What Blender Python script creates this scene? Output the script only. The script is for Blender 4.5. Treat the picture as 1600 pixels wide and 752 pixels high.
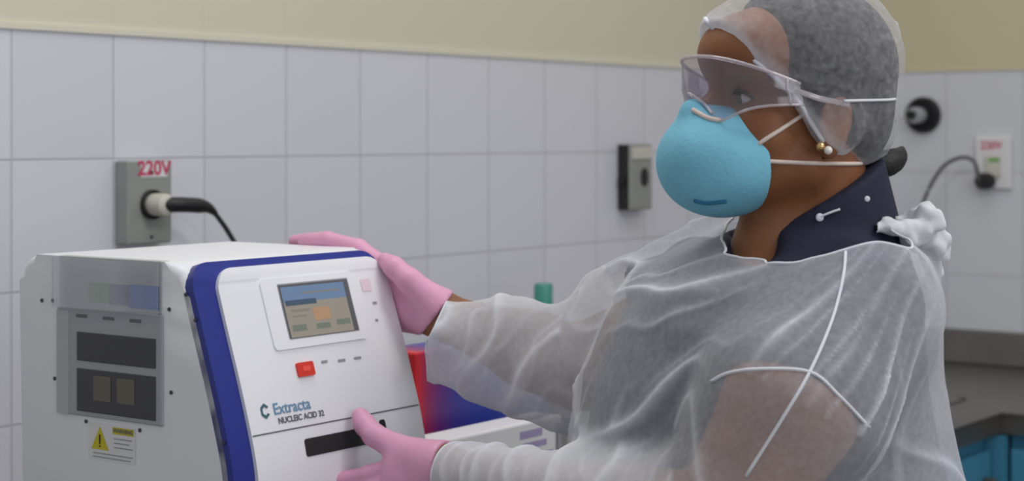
import bpy, bmesh, math, random
import numpy as np
from mathutils import Vector, Matrix, noise
from mathutils.bvhtree import BVHTree
random.seed(7)
SC = bpy.context.scene
for o in list(bpy.data.objects): bpy.data.objects.remove(o)

# ------------------------------------------------------------------ camera, light, exposure
CAMZ = 1.45; FPX = 2808.0
cam = bpy.data.cameras.new('camera'); camo = bpy.data.objects.new('camera', cam)
SC.collection.objects.link(camo); SC.camera = camo
camo.location = (0, 0, CAMZ); camo.rotation_euler = (math.pi/2, 0, 0)
cam.sensor_width = 36; cam.lens = FPX/1600*36; cam.shift_y = -163/1600
cam.clip_start = .05
cam.dof.use_dof = True; cam.dof.focus_distance = 1.86; cam.dof.aperture_fstop = 6.5
SC.view_settings.view_transform = 'Standard'; SC.view_settings.look = 'None'
SC.view_settings.gamma = 1; SC.view_settings.exposure = 0.0
SC.view_settings.use_curve_mapping = False
SC.cycles.filter_width = 2.0
SC.cycles.use_denoising = True
SC.cycles.transparent_max_bounces = 16
w = bpy.data.worlds.new('world'); SC.world = w; w.use_nodes = True
w.node_tree.nodes['Background'].inputs[0].default_value = (.93, .96, 1, 1)
w.node_tree.nodes['Background'].inputs[1].default_value = .42
def area(name, loc, target, size, power, col=(1, 1, 1)):
    l = bpy.data.lights.new(name, 'AREA'); l.shape = 'RECTANGLE'; l.size, l.size_y = size; l.energy = power; l.color = col
    o = bpy.data.objects.new(name, l); SC.collection.objects.link(o); o.location = loc
    o.rotation_euler = (Vector(target)-Vector(loc)).to_track_quat('-Z', 'Y').to_euler()
    return o
area('ceiling_light', (-.2, 2.1, 2.9), (-.2, 2.1, 0), (1.2, .6), 12, (1, .98, .96))
area('ceiling_light', (1.6, 1.2, 2.9), (1.6, 1.2, 0), (1.2, .6), 23, (1, .98, .96))
area('ceiling_light', (.9, 3.4, 2.9), (.9, 3.4, 0), (1.2, .6), 5, (1, .98, .96))
area('fill_light', (2.2, -1.2, 2.0), (.1, 2.2, 1.2), (2.2, 1.5), 20, (.93, .96, 1))  # added soft fill lamp behind and right of the camera, no window there

# ------------------------------------------------------------------ helpers
def P(px, py, Y):                                   # pixel + depth -> point
    return Vector(((px-800)*Y/FPX, Y, CAMZ-(py-213)*Y/FPX))
TH = math.atan2(2050, 2808)
d2 = Vector((math.sin(TH), math.cos(TH), 0)); n2 = Vector((math.cos(TH), -math.sin(TH), 0)); UP = Vector((0, 0, 1))
WALLROT = math.atan2(d2.y, d2.x)                    # local x = along the left wall, local y = into it

def lin(c):
    return tuple(((v/255)/12.92 if v/255 <= .04045 else ((v/255+.055)/1.055)**2.4) for v in c)
def mat(name, rgb, rough=.5, metal=0, spec=.5, noise_amt=0, noise_scale=20, bump=0, bump_scale=60):
    m = bpy.data.materials.new(name); m.use_nodes = True; nt = m.node_tree; b = nt.nodes['Principled BSDF']
    c = lin(rgb)+(1,)
    b.inputs['Base Color'].default_value = c; b.inputs['Roughness'].default_value = rough
    b.inputs['Metallic'].default_value = metal; b.inputs['Specular IOR Level'].default_value = spec
    tc = nt.nodes.new('ShaderNodeTexCoord')
    if noise_amt:
        n = nt.nodes.new('ShaderNodeTexNoise'); n.inputs['Scale'].default_value = noise_scale; n.inputs['Detail'].default_value = 5
        nt.links.new(tc.outputs['Object'], n.inputs['Vector'])
        r = nt.nodes.new('ShaderNodeMapRange'); r.inputs[1].default_value = .3; r.inputs[2].default_value = .7
        r.inputs[3].default_value = 1-noise_amt; r.inputs[4].default_value = 1+noise_amt
        nt.links.new(n.outputs['Fac'], r.inputs[0])
        x = nt.nodes.new('ShaderNodeVectorMath'); x.operation = 'SCALE'; x.inputs[0].default_value = c[:3]
        nt.links.new(r.outputs[0], x.inputs['Scale']); nt.links.new(x.outputs[0], b.inputs['Base Color'])
    if bump:
        n = nt.nodes.new('ShaderNodeTexNoise'); n.inputs['Scale'].default_value = bump_scale; n.inputs['Detail'].default_value = 4
        nt.links.new(tc.outputs['Object'], n.inputs['Vector'])
        bp = nt.nodes.new('ShaderNodeBump'); bp.inputs['Strength'].default_value = bump; bp.inputs['Distance'].default_value = .002
        nt.links.new(n.outputs['Fac'], bp.inputs['Height']); nt.links.new(bp.outputs[0], b.inputs['Normal'])
    return m
def link(name, me, m=None, parent=None, smooth=False, auto=None):
    o = bpy.data.objects.new(name, me); SC.collection.objects.link(o)
    if m: me.materials.append(m)
    if smooth: me.shade_smooth()
    if parent: o.parent = parent
    return o
def tag(o, label=None, cat=None, group=None, kind=None):
    if label: o['label'] = label
    if cat: o['category'] = cat
    if group: o['group'] = group
    if kind: o['kind'] = kind
    return o
def empty(name, loc, rz=0):
    o = bpy.data.objects.new(name, None); SC.collection.objects.link(o); o.location = loc; o.rotation_euler = (0, 0, rz)
    o.empty_display_size = .05
    return o
def mesh_of(bm):
    me = bpy.data.meshes.new('m'); bmesh.ops.recalc_face_normals(bm, faces=bm.faces[:]); bm.to_mesh(me); bm.free(); return me
def box(bm, lo, hi, bev=0, seg=2):
    lo = Vector(lo); hi = Vector(hi)
    r = bmesh.ops.create_cube(bm, size=1)
    vs = r['verts']
    for v in vs: v.co = Vector([lo[i]+(v.co[i]+.5)*(hi[i]-lo[i]) for i in range(3)])
    if bev:
        es = list({e for v in vs for e in v.link_edges})
        bmesh.ops.bevel(bm, geom=es, offset=bev, segments=seg, affect='EDGES', profile=.5)
def mkbox(name, lo, hi, m, parent=None, bev=0, seg=2):
    bm = bmesh.new(); box(bm, lo, hi, bev, seg); return link(name, mesh_of(bm), m, parent)
def catmull(pts, n=8):
    pts = [Vector(p) for p in pts]; out = []
    q = [pts[0]*2-pts[1]]+pts+[pts[-1]*2-pts[-2]]
    for i in range(1, len(q)-2):
        for k in range(n):
            t = k/n; a, b, c, e = q[i-1:i+3]
            out.append(.5*((2*b)+(c-a)*t+(2*a-5*b+4*c-e)*t*t+(3*b-a-3*c+e)*t**3))
    out.append(pts[-1]); return out
def tube(bm, pts, rad, seg=10, flat=1.0, up=None):
    pts = [Vector(p) for p in pts]; N = len(pts); rings = []
    for i, p in enumerate(pts):
        t = (pts[min(i+1, N-1)]-pts[max(i-1, 0)]).normalized()
        ref = Vector(up) if up is not None else (UP if abs(t.z) < .9 else Vector((1, 0, 0)))
        a = t.cross(ref).normalized(); b = a.cross(t).normalized()
        r = rad(i/(N-1)) if callable(rad) else rad
        rings.append([bm.verts.new(p+a*math.cos(2*math.pi*k/seg)*r*flat+b*math.sin(2*math.pi*k/seg)*r) for k in range(seg)])
    for i in range(N-1):
        for k in range(seg):
            bm.faces.new((rings[i][k], rings[i][(k+1) % seg], rings[i+1][(k+1) % seg], rings[i+1][k]))
    bm.faces.new(rings[0][::-1]); bm.faces.new(rings[-1])
def mktube(name, pts, rad, m, parent=None, seg=10, flat=1.0, up=None):
    bm = bmesh.new(); tube(bm, pts, rad, seg, flat, up); return link(name, mesh_of(bm), m, parent, True)
def lathe(bm, prof, seg=32, M=Matrix()):            # prof: (r, z) list; axis z, then matrix
    rings = []
    for r, z in prof:
        rings.append([bm.verts.new(M @ Vector((max(r, 1e-5)*math.cos(2*math.pi*k/seg), max(r, 1e-5)*math.sin(2*math.pi*k/seg), z))) for k in range(seg)])
    for i in range(len(prof)-1):
        for k in range(seg):
            bm.faces.new((rings[i][k], rings[i][(k+1) % seg], rings[i+1][(k+1) % seg], rings[i+1][k]))
    bm.faces.new(rings[0][::-1]); bm.faces.new(rings[-1])
def mklathe(name, prof, m, parent=None, seg=32, M=Matrix(), smooth=True):
    bm = bmesh.new(); lathe(bm, prof, seg, M); o = link(name, mesh_of(bm), m, parent, smooth)
    if smooth:
        md = o.modifiers.new('e', 'EDGE_SPLIT'); md.split_angle = math.radians(40)
    return o
TOROOM = Matrix.Rotation(math.pi/2, 4, 'X')         # lathe axis z -> -y (out of a wall, towards the room)

# text as a flat triangulated mesh: list of verts (x, y) and faces, centred
def text2d(s, size, bold=0.0):
    cu = bpy.data.curves.new('t', 'FONT'); cu.body = s; cu.size = size; cu.align_x = 'CENTER'; cu.align_y = 'CENTER'; cu.offset = bold
    o = bpy.data.objects.new('t', cu); SC.collection.objects.link(o)
    dg = bpy.context.evaluated_depsgraph_get(); me = bpy.data.meshes.new_from_object(o.evaluated_get(dg))
    vs = [(v.co.x, v.co.y) for v in me.vertices]; fs = [tuple(p.vertices) for p in me.polygons]
    bpy.data.objects.remove(o); bpy.data.meshes.remove(me); bpy.data.curves.remove(cu)
    return vs, fs
def decal(name, f, shapes, m, parent=None):         # shapes: list of (verts2d, faces); f maps (x, y) -> local point
    V = []; F = []
    for vs, fs in shapes:
        k = len(V); V += [f(*v) for v in vs]; F += [tuple(i+k for i in q) for q in fs]
    me = bpy.data.meshes.new(name); me.from_pydata([tuple(v) for v in V], [], F); me.update()
    return link(name, me, m, parent)
def quad2d(x0, y0, x1, y1, nx=1, ny=1):
    vs = [(x0+(x1-x0)*i/nx, y0+(y1-y0)*j/ny) for j in range(ny+1) for i in range(nx+1)]
    fs = [(j*(nx+1)+i, j*(nx+1)+i+1, (j+1)*(nx+1)+i+1, (j+1)*(nx+1)+i) for j in range(ny) for i in range(nx)]
    return vs, fs
def shift2d(sh, dx, dy, sx=1, sy=1):
    return [(x*sx+dx, y*sy+dy) for x, y in sh[0]], sh[1]

# ---- signed distance modelling on a rectilinear grid, surfaced with surface nets
class Field:
    def __init__(s, xs, ys, zs):
        s.ax = [np.asarray(a, np.float32) for a in (xs, ys, zs)]
        s.F = np.full([len(a) for a in s.ax], .08, np.float32)
    def block(s, lo, hi):
        return tuple(slice(max(0, int(np.searchsorted(a, lo[i]))-1), min(len(a), int(np.searchsorted(a, hi[i]))+1)) for i, a in enumerate(s.ax))
    def grid(s, sl):
        return np.meshgrid(s.ax[0][sl[0]], s.ax[1][sl[1]], s.ax[2][sl[2]], indexing='ij')
    def op(s, fn, lo, hi, k=.01, mode='add', mg=.06):
        sl = s.block([v-mg for v in lo], [v+mg for v in hi])
        X, Y, Z = s.grid(sl)
        if X.size == 0: return
        g = fn(X, Y, Z); a = s.F[sl]
        if mode == 'sub': s.F[sl] = -smin(-a, g, k)
        elif mode == 'cut': s.F[sl] = -smin(-a, -g, k)
        else: s.F[sl] = smin(a, g, k)
    def cone(s, a, b, ra, rb, k=.01, mode='add'):
        a = np.array(a, np.float32); b = np.array(b, np.float32); r = max(ra, rb)
        def fn(X, Y, Z):
            ab = b-a; L = float(ab@ab)+1e-12
            t = np.clip(((X-a[0])*ab[0]+(Y-a[1])*ab[1]+(Z-a[2])*ab[2])/L, 0, 1)
            return np.sqrt((X-a[0]-t*ab[0])**2+(Y-a[1]-t*ab[1])**2+(Z-a[2]-t*ab[2])**2)-(ra+(rb-ra)*t)
        s.op(fn, np.minimum(a, b)-r, np.maximum(a, b)+r, k, mode)
    def chain(s, pts, rs, k=.008, grow=0):
        for i in range(len(pts)-1): s.cone(pts[i], pts[i+1], rs[i]+grow, rs[i+1]+grow, k)
    def ell(s, c, r, R=None, k=.01, mode='add'):     # R: 3x3, columns = local axes
        c = np.array(c, np.float32); r = np.array(r, np.float32); R = np.array(R if R is not None else np.eye(3), np.float32)
        def fn(X, Y, Z):
            q = [((X-c[0])*R[0, i]+(Y-c[1])*R[1, i]+(Z-c[2])*R[2, i]) for i in range(3)]
            k0 = np.sqrt(sum((q[i]/r[i])**2 for i in range(3)))+1e-6
            k1 = np.sqrt(sum((q[i]/r[i]**2)**2 for i in range(3)))+1e-6
            return k0*(k0-1)/k1
        m = float(r.max()); s.op(fn, c-m, c+m, k, mode)
    def surface(s, name):
        F = s.F; S = F < 0; nx, ny, nz = F.shape
        c = S[:-1, :-1, :-1].astype(np.int8)
        cnt = np.zeros((nx-1, ny-1, nz-1), np.int8)
        for i in (0, 1):
            for j in (0, 1):
                for k in (0, 1): cnt += S[i:nx-1+i, j:ny-1+j, k:nz-1+k]
        act = (cnt > 0) & (cnt < 8); idx = np.full(act.shape, -1, np.int64); I = np.argwhere(act); idx[act] = np.arange(len(I))
        acc = np.zeros((len(I), 3)); num = np.zeros(len(I))
        for ax in range(3):
            o1, o2 = [q for q in range(3) if q != ax]
            for p in (0, 1):
                for q in (0, 1):
                    A = I.copy(); A[:, o1] += p; A[:, o2] += q; B = A.copy(); B[:, ax] += 1
                    fa = F[tuple(A.T)]; fb = F[tuple(B.T)]; m = (fa < 0) != (fb < 0)
                    t = np.where(m, fa/np.where(m, fa-fb, 1), 0)
                    pa = np.stack([s.ax[i][A[:, i]] for i in range(3)], 1); pb = np.stack([s.ax[i][B[:, i]] for i in range(3)], 1)
                    acc += np.where(m[:, None], pa+(pb-pa)*t[:, None], 0); num += m
        V = acc/num[:, None]; Q = []
        for ax in range(3):
            o1, o2 = [(1, 2), (2, 0), (0, 1)][ax]
            sa = [slice(None)]*3; sb = [slice(None)]*3; sa[ax] = slice(0, -1); sb[ax] = slice(1, None)
            A = S[tuple(sa)]; B = S[tuple(sb)]; E = np.argwhere(A != B)
            ok = (E[:, o1] > 0) & (E[:, o2] > 0) & (E[:, o1] < F.shape[o1]-1) & (E[:, o2] < F.shape[o2]-1); E = E[ok]
            if not len(E): continue
            ins = A[tuple(E.T)]
            def g(a, b):
                T = E.copy(); T[:, o1] -= a; T[:, o2] -= b; return idx[tuple(T.T)]
            q = np.stack([g(1, 1), g(0, 1), g(0, 0), g(1, 0)], 1); q[~ins] = q[~ins][:, ::-1]; Q.append(q)
        Q = np.concatenate(Q); Q = Q[(Q >= 0).all(1)]
        me = bpy.data.meshes.new(name); me.from_pydata(V.tolist(), [], Q.tolist()); me.update()
        return me
def smin(a, b, k):
    if k <= 0: return np.minimum(a, b)
    h = np.clip(.5+.5*(b-a)/k, 0, 1); return b+(a-b)*h-k*h*(1-h)
def rng(a, b, h): return np.arange(a, b+h, h)
def relax(me, n=2, f=.5):
    bm = bmesh.new(); bm.from_mesh(me)
    for _ in range(n): bmesh.ops.smooth_vert(bm, verts=bm.verts, factor=f, use_axis_x=True, use_axis_y=True, use_axis_z=True)
    bm.to_mesh(me); bm.free(); me.update()
def cutmesh(me, kill):                              # drop faces whose centre satisfies kill(co)
    bm = bmesh.new(); bm.from_mesh(me)
    bmesh.ops.delete(bm, geom=[f for f in bm.faces if kill(f.calc_center_median())], context='FACES')
    loose = [v for v in bm.verts if not v.link_faces]; bmesh.ops.delete(bm, geom=loose, context='VERTS')
    for _ in range(4):
        bv = [v for v in bm.verts if v.is_boundary]; new = {}
        for v in bv:
            nb = [e.other_vert(v).co for e in v.link_edges if e.is_boundary]
            if nb: new[v] = v.co*.4+sum(nb, Vector())/len(nb)*.6
        for v, c in new.items(): v.co = c
    bm.to_mesh(me); bm.free(); me.update()

# ------------------------------------------------------------------ materials
def tile_material(name, w_, h_, x0, z0, zs, tile, grout, paint, paint_z):
    """wall: tiles below paint_z (object space x along wall, z up), paint above"""
    m = bpy.data.materials.new(name); m.use_nodes = True; nt = m.node_tree; b = nt.nodes['Principled BSDF']; L = nt.links.new
    tc = nt.nodes.new('ShaderNodeTexCoord'); sp = nt.nodes.new('ShaderNodeSeparateXYZ'); L(tc.outputs['Object'], sp.inputs[0])
    def mth(op, a, b_=None, c=None):
        n = nt.nodes.new('ShaderNodeMath'); n.operation = op
        for i, v in enumerate((a, b_, c)):
            if v is None: continue
            if isinstance(v, (int, float)): n.inputs[i].default_value = v
            else: L(v, n.inputs[i])
        return n.outputs[0]
    def grid(co, off, size):
        f = mth('FRACT', mth('DIVIDE', mth('SUBTRACT', co, off), size))
        e = mth('MINIMUM', f, mth('SUBTRACT', 1.0, f)); return mth('MULTIPLY', e, size)
    ex = grid(sp.outputs[0], x0, w_); ez = grid(sp.outputs[2], z0, h_)
    e = mth('MINIMUM', ex, ez)
    gr = nt.nodes.new('ShaderNodeMapRange'); gr.inputs[1].default_value = .0010; gr.inputs[2].default_value = .0022; L(e, gr.inputs[0])
    # per tile tint
    ix = mth('FLOOR', mth('DIVIDE', mth('SUBTRACT', sp.outputs[0], x0), w_)); iz = mth('FLOOR', mth('DIVIDE', mth('SUBTRACT', sp.outputs[2], z0), h_))
    cb = nt.nodes.new('ShaderNodeCombineXYZ'); L(ix, cb.inputs[0]); L(iz, cb.inputs[2])
    wn = nt.nodes.new('ShaderNodeTexWhiteNoise'); wn.noise_dimensions = '3D'; L(cb.outputs[0], wn.inputs['Vector'])
    sc = mth('MULTIPLY_ADD', wn.outputs['Value'], .05, .975)
    tcx = nt.nodes.new('ShaderNodeVectorMath'); tcx.operation = 'SCALE'; tcx.inputs[0].default_value = lin(tile); L(sc, tcx.inputs['Scale'])
    mix = nt.nodes.new('ShaderNodeMix'); mix.data_type = 'RGBA'; L(gr.outputs[0], mix.inputs['Factor'])
    mix.inputs['A'].default_value = lin(grout)+(1,); L(tcx.outputs[0], mix.inputs['B'])
    up = mth('GREATER_THAN', sp.outputs[2], paint_z)
    n = nt.nodes.new('ShaderNodeTexNoise'); n.inputs['Scale'].default_value = 1.1; L(tc.outputs['Object'], n.inputs['Vector'])
    pm = nt.nodes.new('ShaderNodeMix'); pm.data_type = 'RGBA'; L(n.outputs['Fac'], pm.inputs['Factor'])
    pm.inputs['A'].default_value = tuple(v*.95 for v in lin(paint))+(1,); pm.inputs['B'].default_value = tuple(v*1.05 for v in lin(paint))+(1,)
    m2 = nt.nodes.new('ShaderNodeMix'); m2.data_type = 'RGBA'; L(up, m2.inputs['Factor']); L(mix.outputs['Result'], m2.inputs['A']); L(pm.outputs['Result'], m2.inputs['B'])
    L(m2.outputs['Result'], b.inputs['Base Color'])
    L(mth('MULTIPLY_ADD', up, .4, .25), b.inputs['Roughness'])
    bp = nt.nodes.new('ShaderNodeBump'); bp.inputs['Distance'].default_value = .001; bp.inputs['Strength'].default_value = .5; L(gr.outputs[0], bp.inputs['Height']); L(bp.outputs[0], b.inputs['Normal'])
    return m
M = {}
M['white_plastic'] = mat('white_plastic', (232, 233, 238), .38, spec=.4)
M['panel_white'] = mat('panel_white', (243, 243, 248), .3)
M['blue_plastic'] = mat('blue_plastic', (40, 52, 140), .35)
M['grey_frame'] = mat('grey_frame', (165, 166, 172), .45)
M['dark_pane'] = mat('dark_pane', (62, 62, 68), .2)
M['black'] = mat('black', (20, 20, 23), .45)
M['black_hole'] = mat('black_hole', (34, 34, 36), .6)
M['screw'] = mat('screw', (80, 82, 90), .4, .6)
M['seam'] = mat('seam', (95, 95, 100), .7)
M['print_grey'] = mat('print_grey', (150, 150, 155), .6)
M['print_dark'] = mat('print_dark', (105, 105, 112), .6)
M['print_blue'] = mat('print_blue', (110, 150, 180), .6)
M['print_teal'] = mat('print_teal', (60, 105, 115), .6)
M['red_button'] = mat('red_button', (225, 60, 45), .35)
M['red_light'] = mat('red_light', (250, 90, 75), .35)
M['yellow'] = mat('yellow', (205, 190, 30), .5)
M['sticker'] = mat('sticker', (225, 224, 226), .5)
M['pink_print'] = mat('pink_print', (200, 60, 100), .5)
M['plate_metal'] = mat('plate_metal', (158, 160, 156), .45, .25, noise_amt=.06, noise_scale=30)
M['beige_plastic'] = mat('beige_plastic', (205, 202, 190), .45)
M['steel'] = mat('steel', (120, 117, 112), .38, .75, noise_amt=.12, noise_scale=6)
M['steel_dark'] = mat('steel_dark', (120, 116, 112), .45, .35, noise_amt=.1, noise_scale=8)
M['cabinet_blue'] = mat('cabinet_blue', (70, 135, 165), .45)
M['cable'] = mat('cable', (35, 34, 38), .5)
M['cable_grey'] = mat('cable_grey', (88, 84, 88), .5)
M['teal'] = mat('teal', (70, 150, 135), .4)
M['green_label'] = mat('green_label', (105, 170, 85), .5)
M['blue_label'] = mat('blue_label', (40, 120, 200), .5)
M['navy_label'] = mat('navy_label', (55, 70, 125), .5)
M['trim'] = mat('trim', (222, 218, 200), .4)
M['floor'] = mat('floor', (150, 148, 142), .4, noise_amt=.06, noise_scale=3)

def clear_plastic(name, tint, gloss=.12, haze=(0, (1, 1, 1))):
    m = bpy.data.materials.new(name); m.use_nodes = True; nt = m.node_tree; nt.nodes.clear(); L = nt.links.new
    out = nt.nodes.new('ShaderNodeOutputMaterial'); tr = nt.nodes.new('ShaderNodeBsdfTransparent'); tr.inputs[0].default_value = tint+(1,)
    gl = nt.nodes.new('ShaderNodeBsdfGlossy'); gl.inputs['Roughness'].default_value = .12; gl.inputs[0].default_value = (1, 1, 1, 1)
    df = nt.nodes.new('ShaderNodeBsdfDiffuse'); df.inputs[0].default_value = haze[1]+(1,)
    lw = nt.nodes.new('ShaderNodeLayerWeight'); lw.inputs[0].default_value = .25
    r = nt.nodes.new('ShaderNodeMapRange'); r.inputs[3].default_value = gloss; r.inputs[4].default_value = .5; L(lw.outputs['Fresnel'], r.inputs[0])
    m1 = nt.nodes.new('ShaderNodeMixShader'); m1.inputs[0].default_value = haze[0]; L(tr.outputs[0], m1.inputs[1]); L(df.outputs[0], m1.inputs[2])
    m2 = nt.nodes.new('ShaderNodeMixShader'); L(r.outputs[0], m2.inputs[0]); L(m1.outputs[0], m2.inputs[1]); L(gl.outputs[0], m2.inputs[2])
    L(m2.outputs[0], out.inputs[0]); return m
M['lens'] = clear_plastic('lens', (.70, .66, .74), .07, (.06, (.7, .68, .75)))
M['goggle_frame'] = clear_plastic('goggle_frame', (.88, .84, .86), .1, (.30, (.9, .82, .86)))
M['hood'] = clear_plastic('hood', (.9, .9, .92), .02, (.09, (.8, .8, .82)))

def nonwoven(name, rgb, base, fold_gain, weave_scale=900, edge=.25, mott=.22):
    """thin nonwoven cloth: part of the light goes straight through, more where the cloth is gathered (attribute 'fold')"""
    m = bpy.data.materials.new(name); m.use_nodes = True; nt = m.node_tree; nt.nodes.clear(); L = nt.links.new
    out = nt.nodes.new('ShaderNodeOutputMaterial'); tr = nt.nodes.new('ShaderNodeBsdfTransparent')
    df = nt.nodes.new('ShaderNodeBsdfDiffuse'); df.inputs[0].default_value = lin(rgb)+(1,)
    tl = nt.nodes.new('ShaderNodeBsdfTranslucent'); tl.inputs[0].default_value = lin(rgb)+(1,)
    mx = nt.nodes.new('ShaderNodeMixShader'); mx.inputs[0].default_value = .22; L(df.outputs[0], mx.inputs[1]); L(tl.outputs[0], mx.inputs[2])
    at = nt.nodes.new('ShaderNodeAttribute'); at.attribute_name = 'fold'
    tc = nt.nodes.new('ShaderNodeTexCoord'); n = nt.nodes.new('ShaderNodeTexNoise'); n.inputs['Scale'].default_value = weave_scale/6; n.inputs['Detail'].default_value = 4
    L(tc.outputs['Object'], n.inputs['Vector'])
    lw = nt.nodes.new('ShaderNodeLayerWeight'); lw.inputs[0].default_value = .35
    def mth(op, a, b=None, c=None):
        q = nt.nodes.new('ShaderNodeMath'); q.operation = op
        for i, v in enumerate((a, b, c)):
            if v is None: continue
            if isinstance(v, (int, float)): q.inputs[i].default_value = v
            else: L(v, q.inputs[i])
        return q.outputs[0]
    a = mth('MULTIPLY_ADD', at.outputs['Fac'], fold_gain, base)
    a = mth('MULTIPLY_ADD', mth('SUBTRACT', n.outputs['Fac'], .5), mott, a)
    a = mth('MULTIPLY_ADD', lw.outputs['Facing'], edge, a)
    a = mth('MINIMUM', mth('MAXIMUM', a, .05), .97)
    ms = nt.nodes.new('ShaderNodeMixShader'); L(a, ms.inputs[0]); L(tr.outputs[0], ms.inputs[1]); L(mx.outputs[0], ms.inputs[2])
    L(ms.outputs[0], out.inputs[0])
    return m
M['gown'] = nonwoven('gown', (232, 234, 242), .31, .66, 900, .20)
M['cap'] = nonwoven('cap', (225, 225, 232), .17, .7, 900, .22, .36)
M['gown_edge'] = mat('gown_edge', (225, 226, 233), .8)
M['tie'] = mat('tie', (222, 223, 228), .85, bump=.5, bump_scale=90)
def skin_mat():
    m = mat('skin', (134, 86, 56), .5, spec=.35, noise_amt=.10, noise_scale=25, bump=.15, bump_scale=300)
    b = m.node_tree.nodes['Principled BSDF']; b.inputs['Subsurface Weight'].default_value = .12; b.inputs['Subsurface Radius'].default_value = (.01, .004, .002); b.inputs['Subsurface Scale'].default_value = .5
    return m
M['skin'] = skin_mat()
M['navy'] = mat('navy', (25, 30, 54), .8, noise_amt=.1, noise_scale=60)
M['trousers'] = mat('trousers', (34, 38, 60), .8)
M['hair'] = mat('hair', (24, 21, 22), .6, noise_amt=.35, noise_scale=70, bump=1, bump_scale=120)
M['glove'] = mat('glove', (222, 160, 190), .45, spec=.4, noise_amt=.05, noise_scale=30, bump=.35, bump_scale=70)
M['mask'] = mat('mask', (122, 190, 214), .85, noise_amt=.05, noise_scale=30, bump=.3, bump_scale=200)
M['mask_print'] = mat('mask_print', (40, 110, 145), .8)
M['strap'] = mat('strap', (222, 205, 195), .7)
M['gold'] = mat('gold', (225, 190, 130), .2, .9)
M['pearl'] = mat('pearl', (240, 235, 228), .2)
M['eye_white'] = mat('eye_white', (215, 205, 200), .25)
M['iris'] = mat('iris', (40, 24, 18), .2)
M['shoe'] = mat('shoe', (230, 230, 230), .5)

# ------------------------------------------------------------------ the room
P0 = Vector((-800/FPX*2.69, 2.69, 0))
TILE = .2007                                        # width along left wall
def wall_s(px): Z = 2.69*2850/(2850-px); return (Z-2.69)/d2.y
CORNER_S = wall_s(1250); C0 = P0+d2*CORNER_S
ZT = CAMZ+.164                                      # top of the tiling
gx = wall_s(18); tw = (wall_s(932)-wall_s(18))/8
M['wall_l'] = tile_material('wall_left_tiles', tw, .2002, gx, ZT-.2002*8, 0, (218, 218, 227), (188, 188, 196), (216, 211, 190), ZT)
M['wall_r'] = tile_material('wall_back_tiles', .2, .256, -.19, ZT-.256*6, 0, (212, 213, 220), (190, 190, 198), (204, 195, 163), ZT)
def wall(name, o0, rot, x0, x1, m):
    me = bpy.data.meshes.new(name); bm = bmesh.new(); box(bm, (x0, 0, 0), (x1, .12, 3.0)); me = mesh_of(bm)
    o = link(name, me, m); o.location = o0; o.rotation_euler = (0, 0, rot); o['kind'] = 'structure'; return o
wall('wall_left', P0, WALLROT, -2.2, CORNER_S+.12, M['wall_l'])
RROT = math.atan2(n2.y, n2.x)                       # right wall: local x = n2, local y = d2
wall('wall_back', C0, RROT, 0, 2.6, M['wall_r'])
t = mkbox('trim_1', (-2.2, -.004, ZT-.002), (CORNER_S, 0, ZT+.008), M['trim']); t.location = P0; t.rotation_euler = (0, 0, WALLROT); t['kind'] = 'structure'
t = mkbox('trim_2', (.004, -.003, ZT-.002), (2.6, 0, ZT+.006), M['wall_r']); t.location = C0; t.rotation_euler = (0, 0, RROT); t['kind'] = 'structure'
bm = bmesh.new(); box(bm, (-4, -3, -.1), (5, 7, 0)); fl = link('floor', mesh_of(bm), M['floor']); fl['kind'] = 'structure'

# ------------------------------------------------------------------ worktop and cabinets
CT = CAMZ-.57; DEP = .83; DEPR = .726
# local frame: origin at room corner, local x = n2 (along back wall), local y = d2 (into back wall)
wt = empty('stainless_worktop', C0, RROT); tag(wt, 'stainless steel L-shaped worktop running along both tiled walls', 'worktop')
bm = bmesh.new()
L1 = CORNER_S+1.9
vs2 = [(.002, -.002), (2.4, -.002), (2.4, -DEPR), (DEP, -DEPR), (DEP, -L1), (.002, -L1)]
vb = [bm.verts.new((x, y, CT-.045)) for x, y in vs2]; vt = [bm.verts.new((x, y, CT)) for x, y in vs2]
bm.faces.new(vt); bm.faces.new(vb[::-1])
for i in range(6): bm.faces.new((vb[i], vb[(i+1) % 6], vt[(i+1) % 6], vt[i]))
bmesh.ops.bevel(bm, geom=[e for e in bm.edges if all(v.co.z > CT-.001 for v in e.verts)], offset=.006, segments=2, affect='EDGES')
link('top_slab', mesh_of(bm), M['steel'], wt)
for nm_, lo_, hi_ in (('trim_3', (.024, -.022, CT+.0005), (2.4, -.002, CT+.0855)), ):
    b_ = mkbox(nm_, lo_, hi_, M['steel_dark'], None, .004); b_.location = C0; b_.rotation_euler = (0, 0, RROT); b_['kind'] = 'structure'
bm = bmesh.new()                                    # raised drainer rims near the inner corner
for a, b in (((.16, -1.35), (.70, -1.35)), ((.70, -1.35), (.70, -.62)), ((.16, -1.35), (.16, -.62)), ((.16, -.62), (.70, -.62))):
    x0, x1 = sorted((a[0], b[0])); y0, y1 = sorted((a[1], b[1])); box(bm, (x0-.009, y0-.009, CT-.002), (x1+.009, y1+.009, CT+.006), .002)
link('sink_rim', mesh_of(bm), M['steel_dark'], wt)
mkbox('sink_basin', (.17, -1.34, CT), (.69, -.63, CT+.0015), M['steel_dark'], wt)
mkbox('sink_rim', (.95, -.60, CT-.001), (1.75, -.12, CT+.005), M['steel_dark'], wt, .002)

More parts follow.
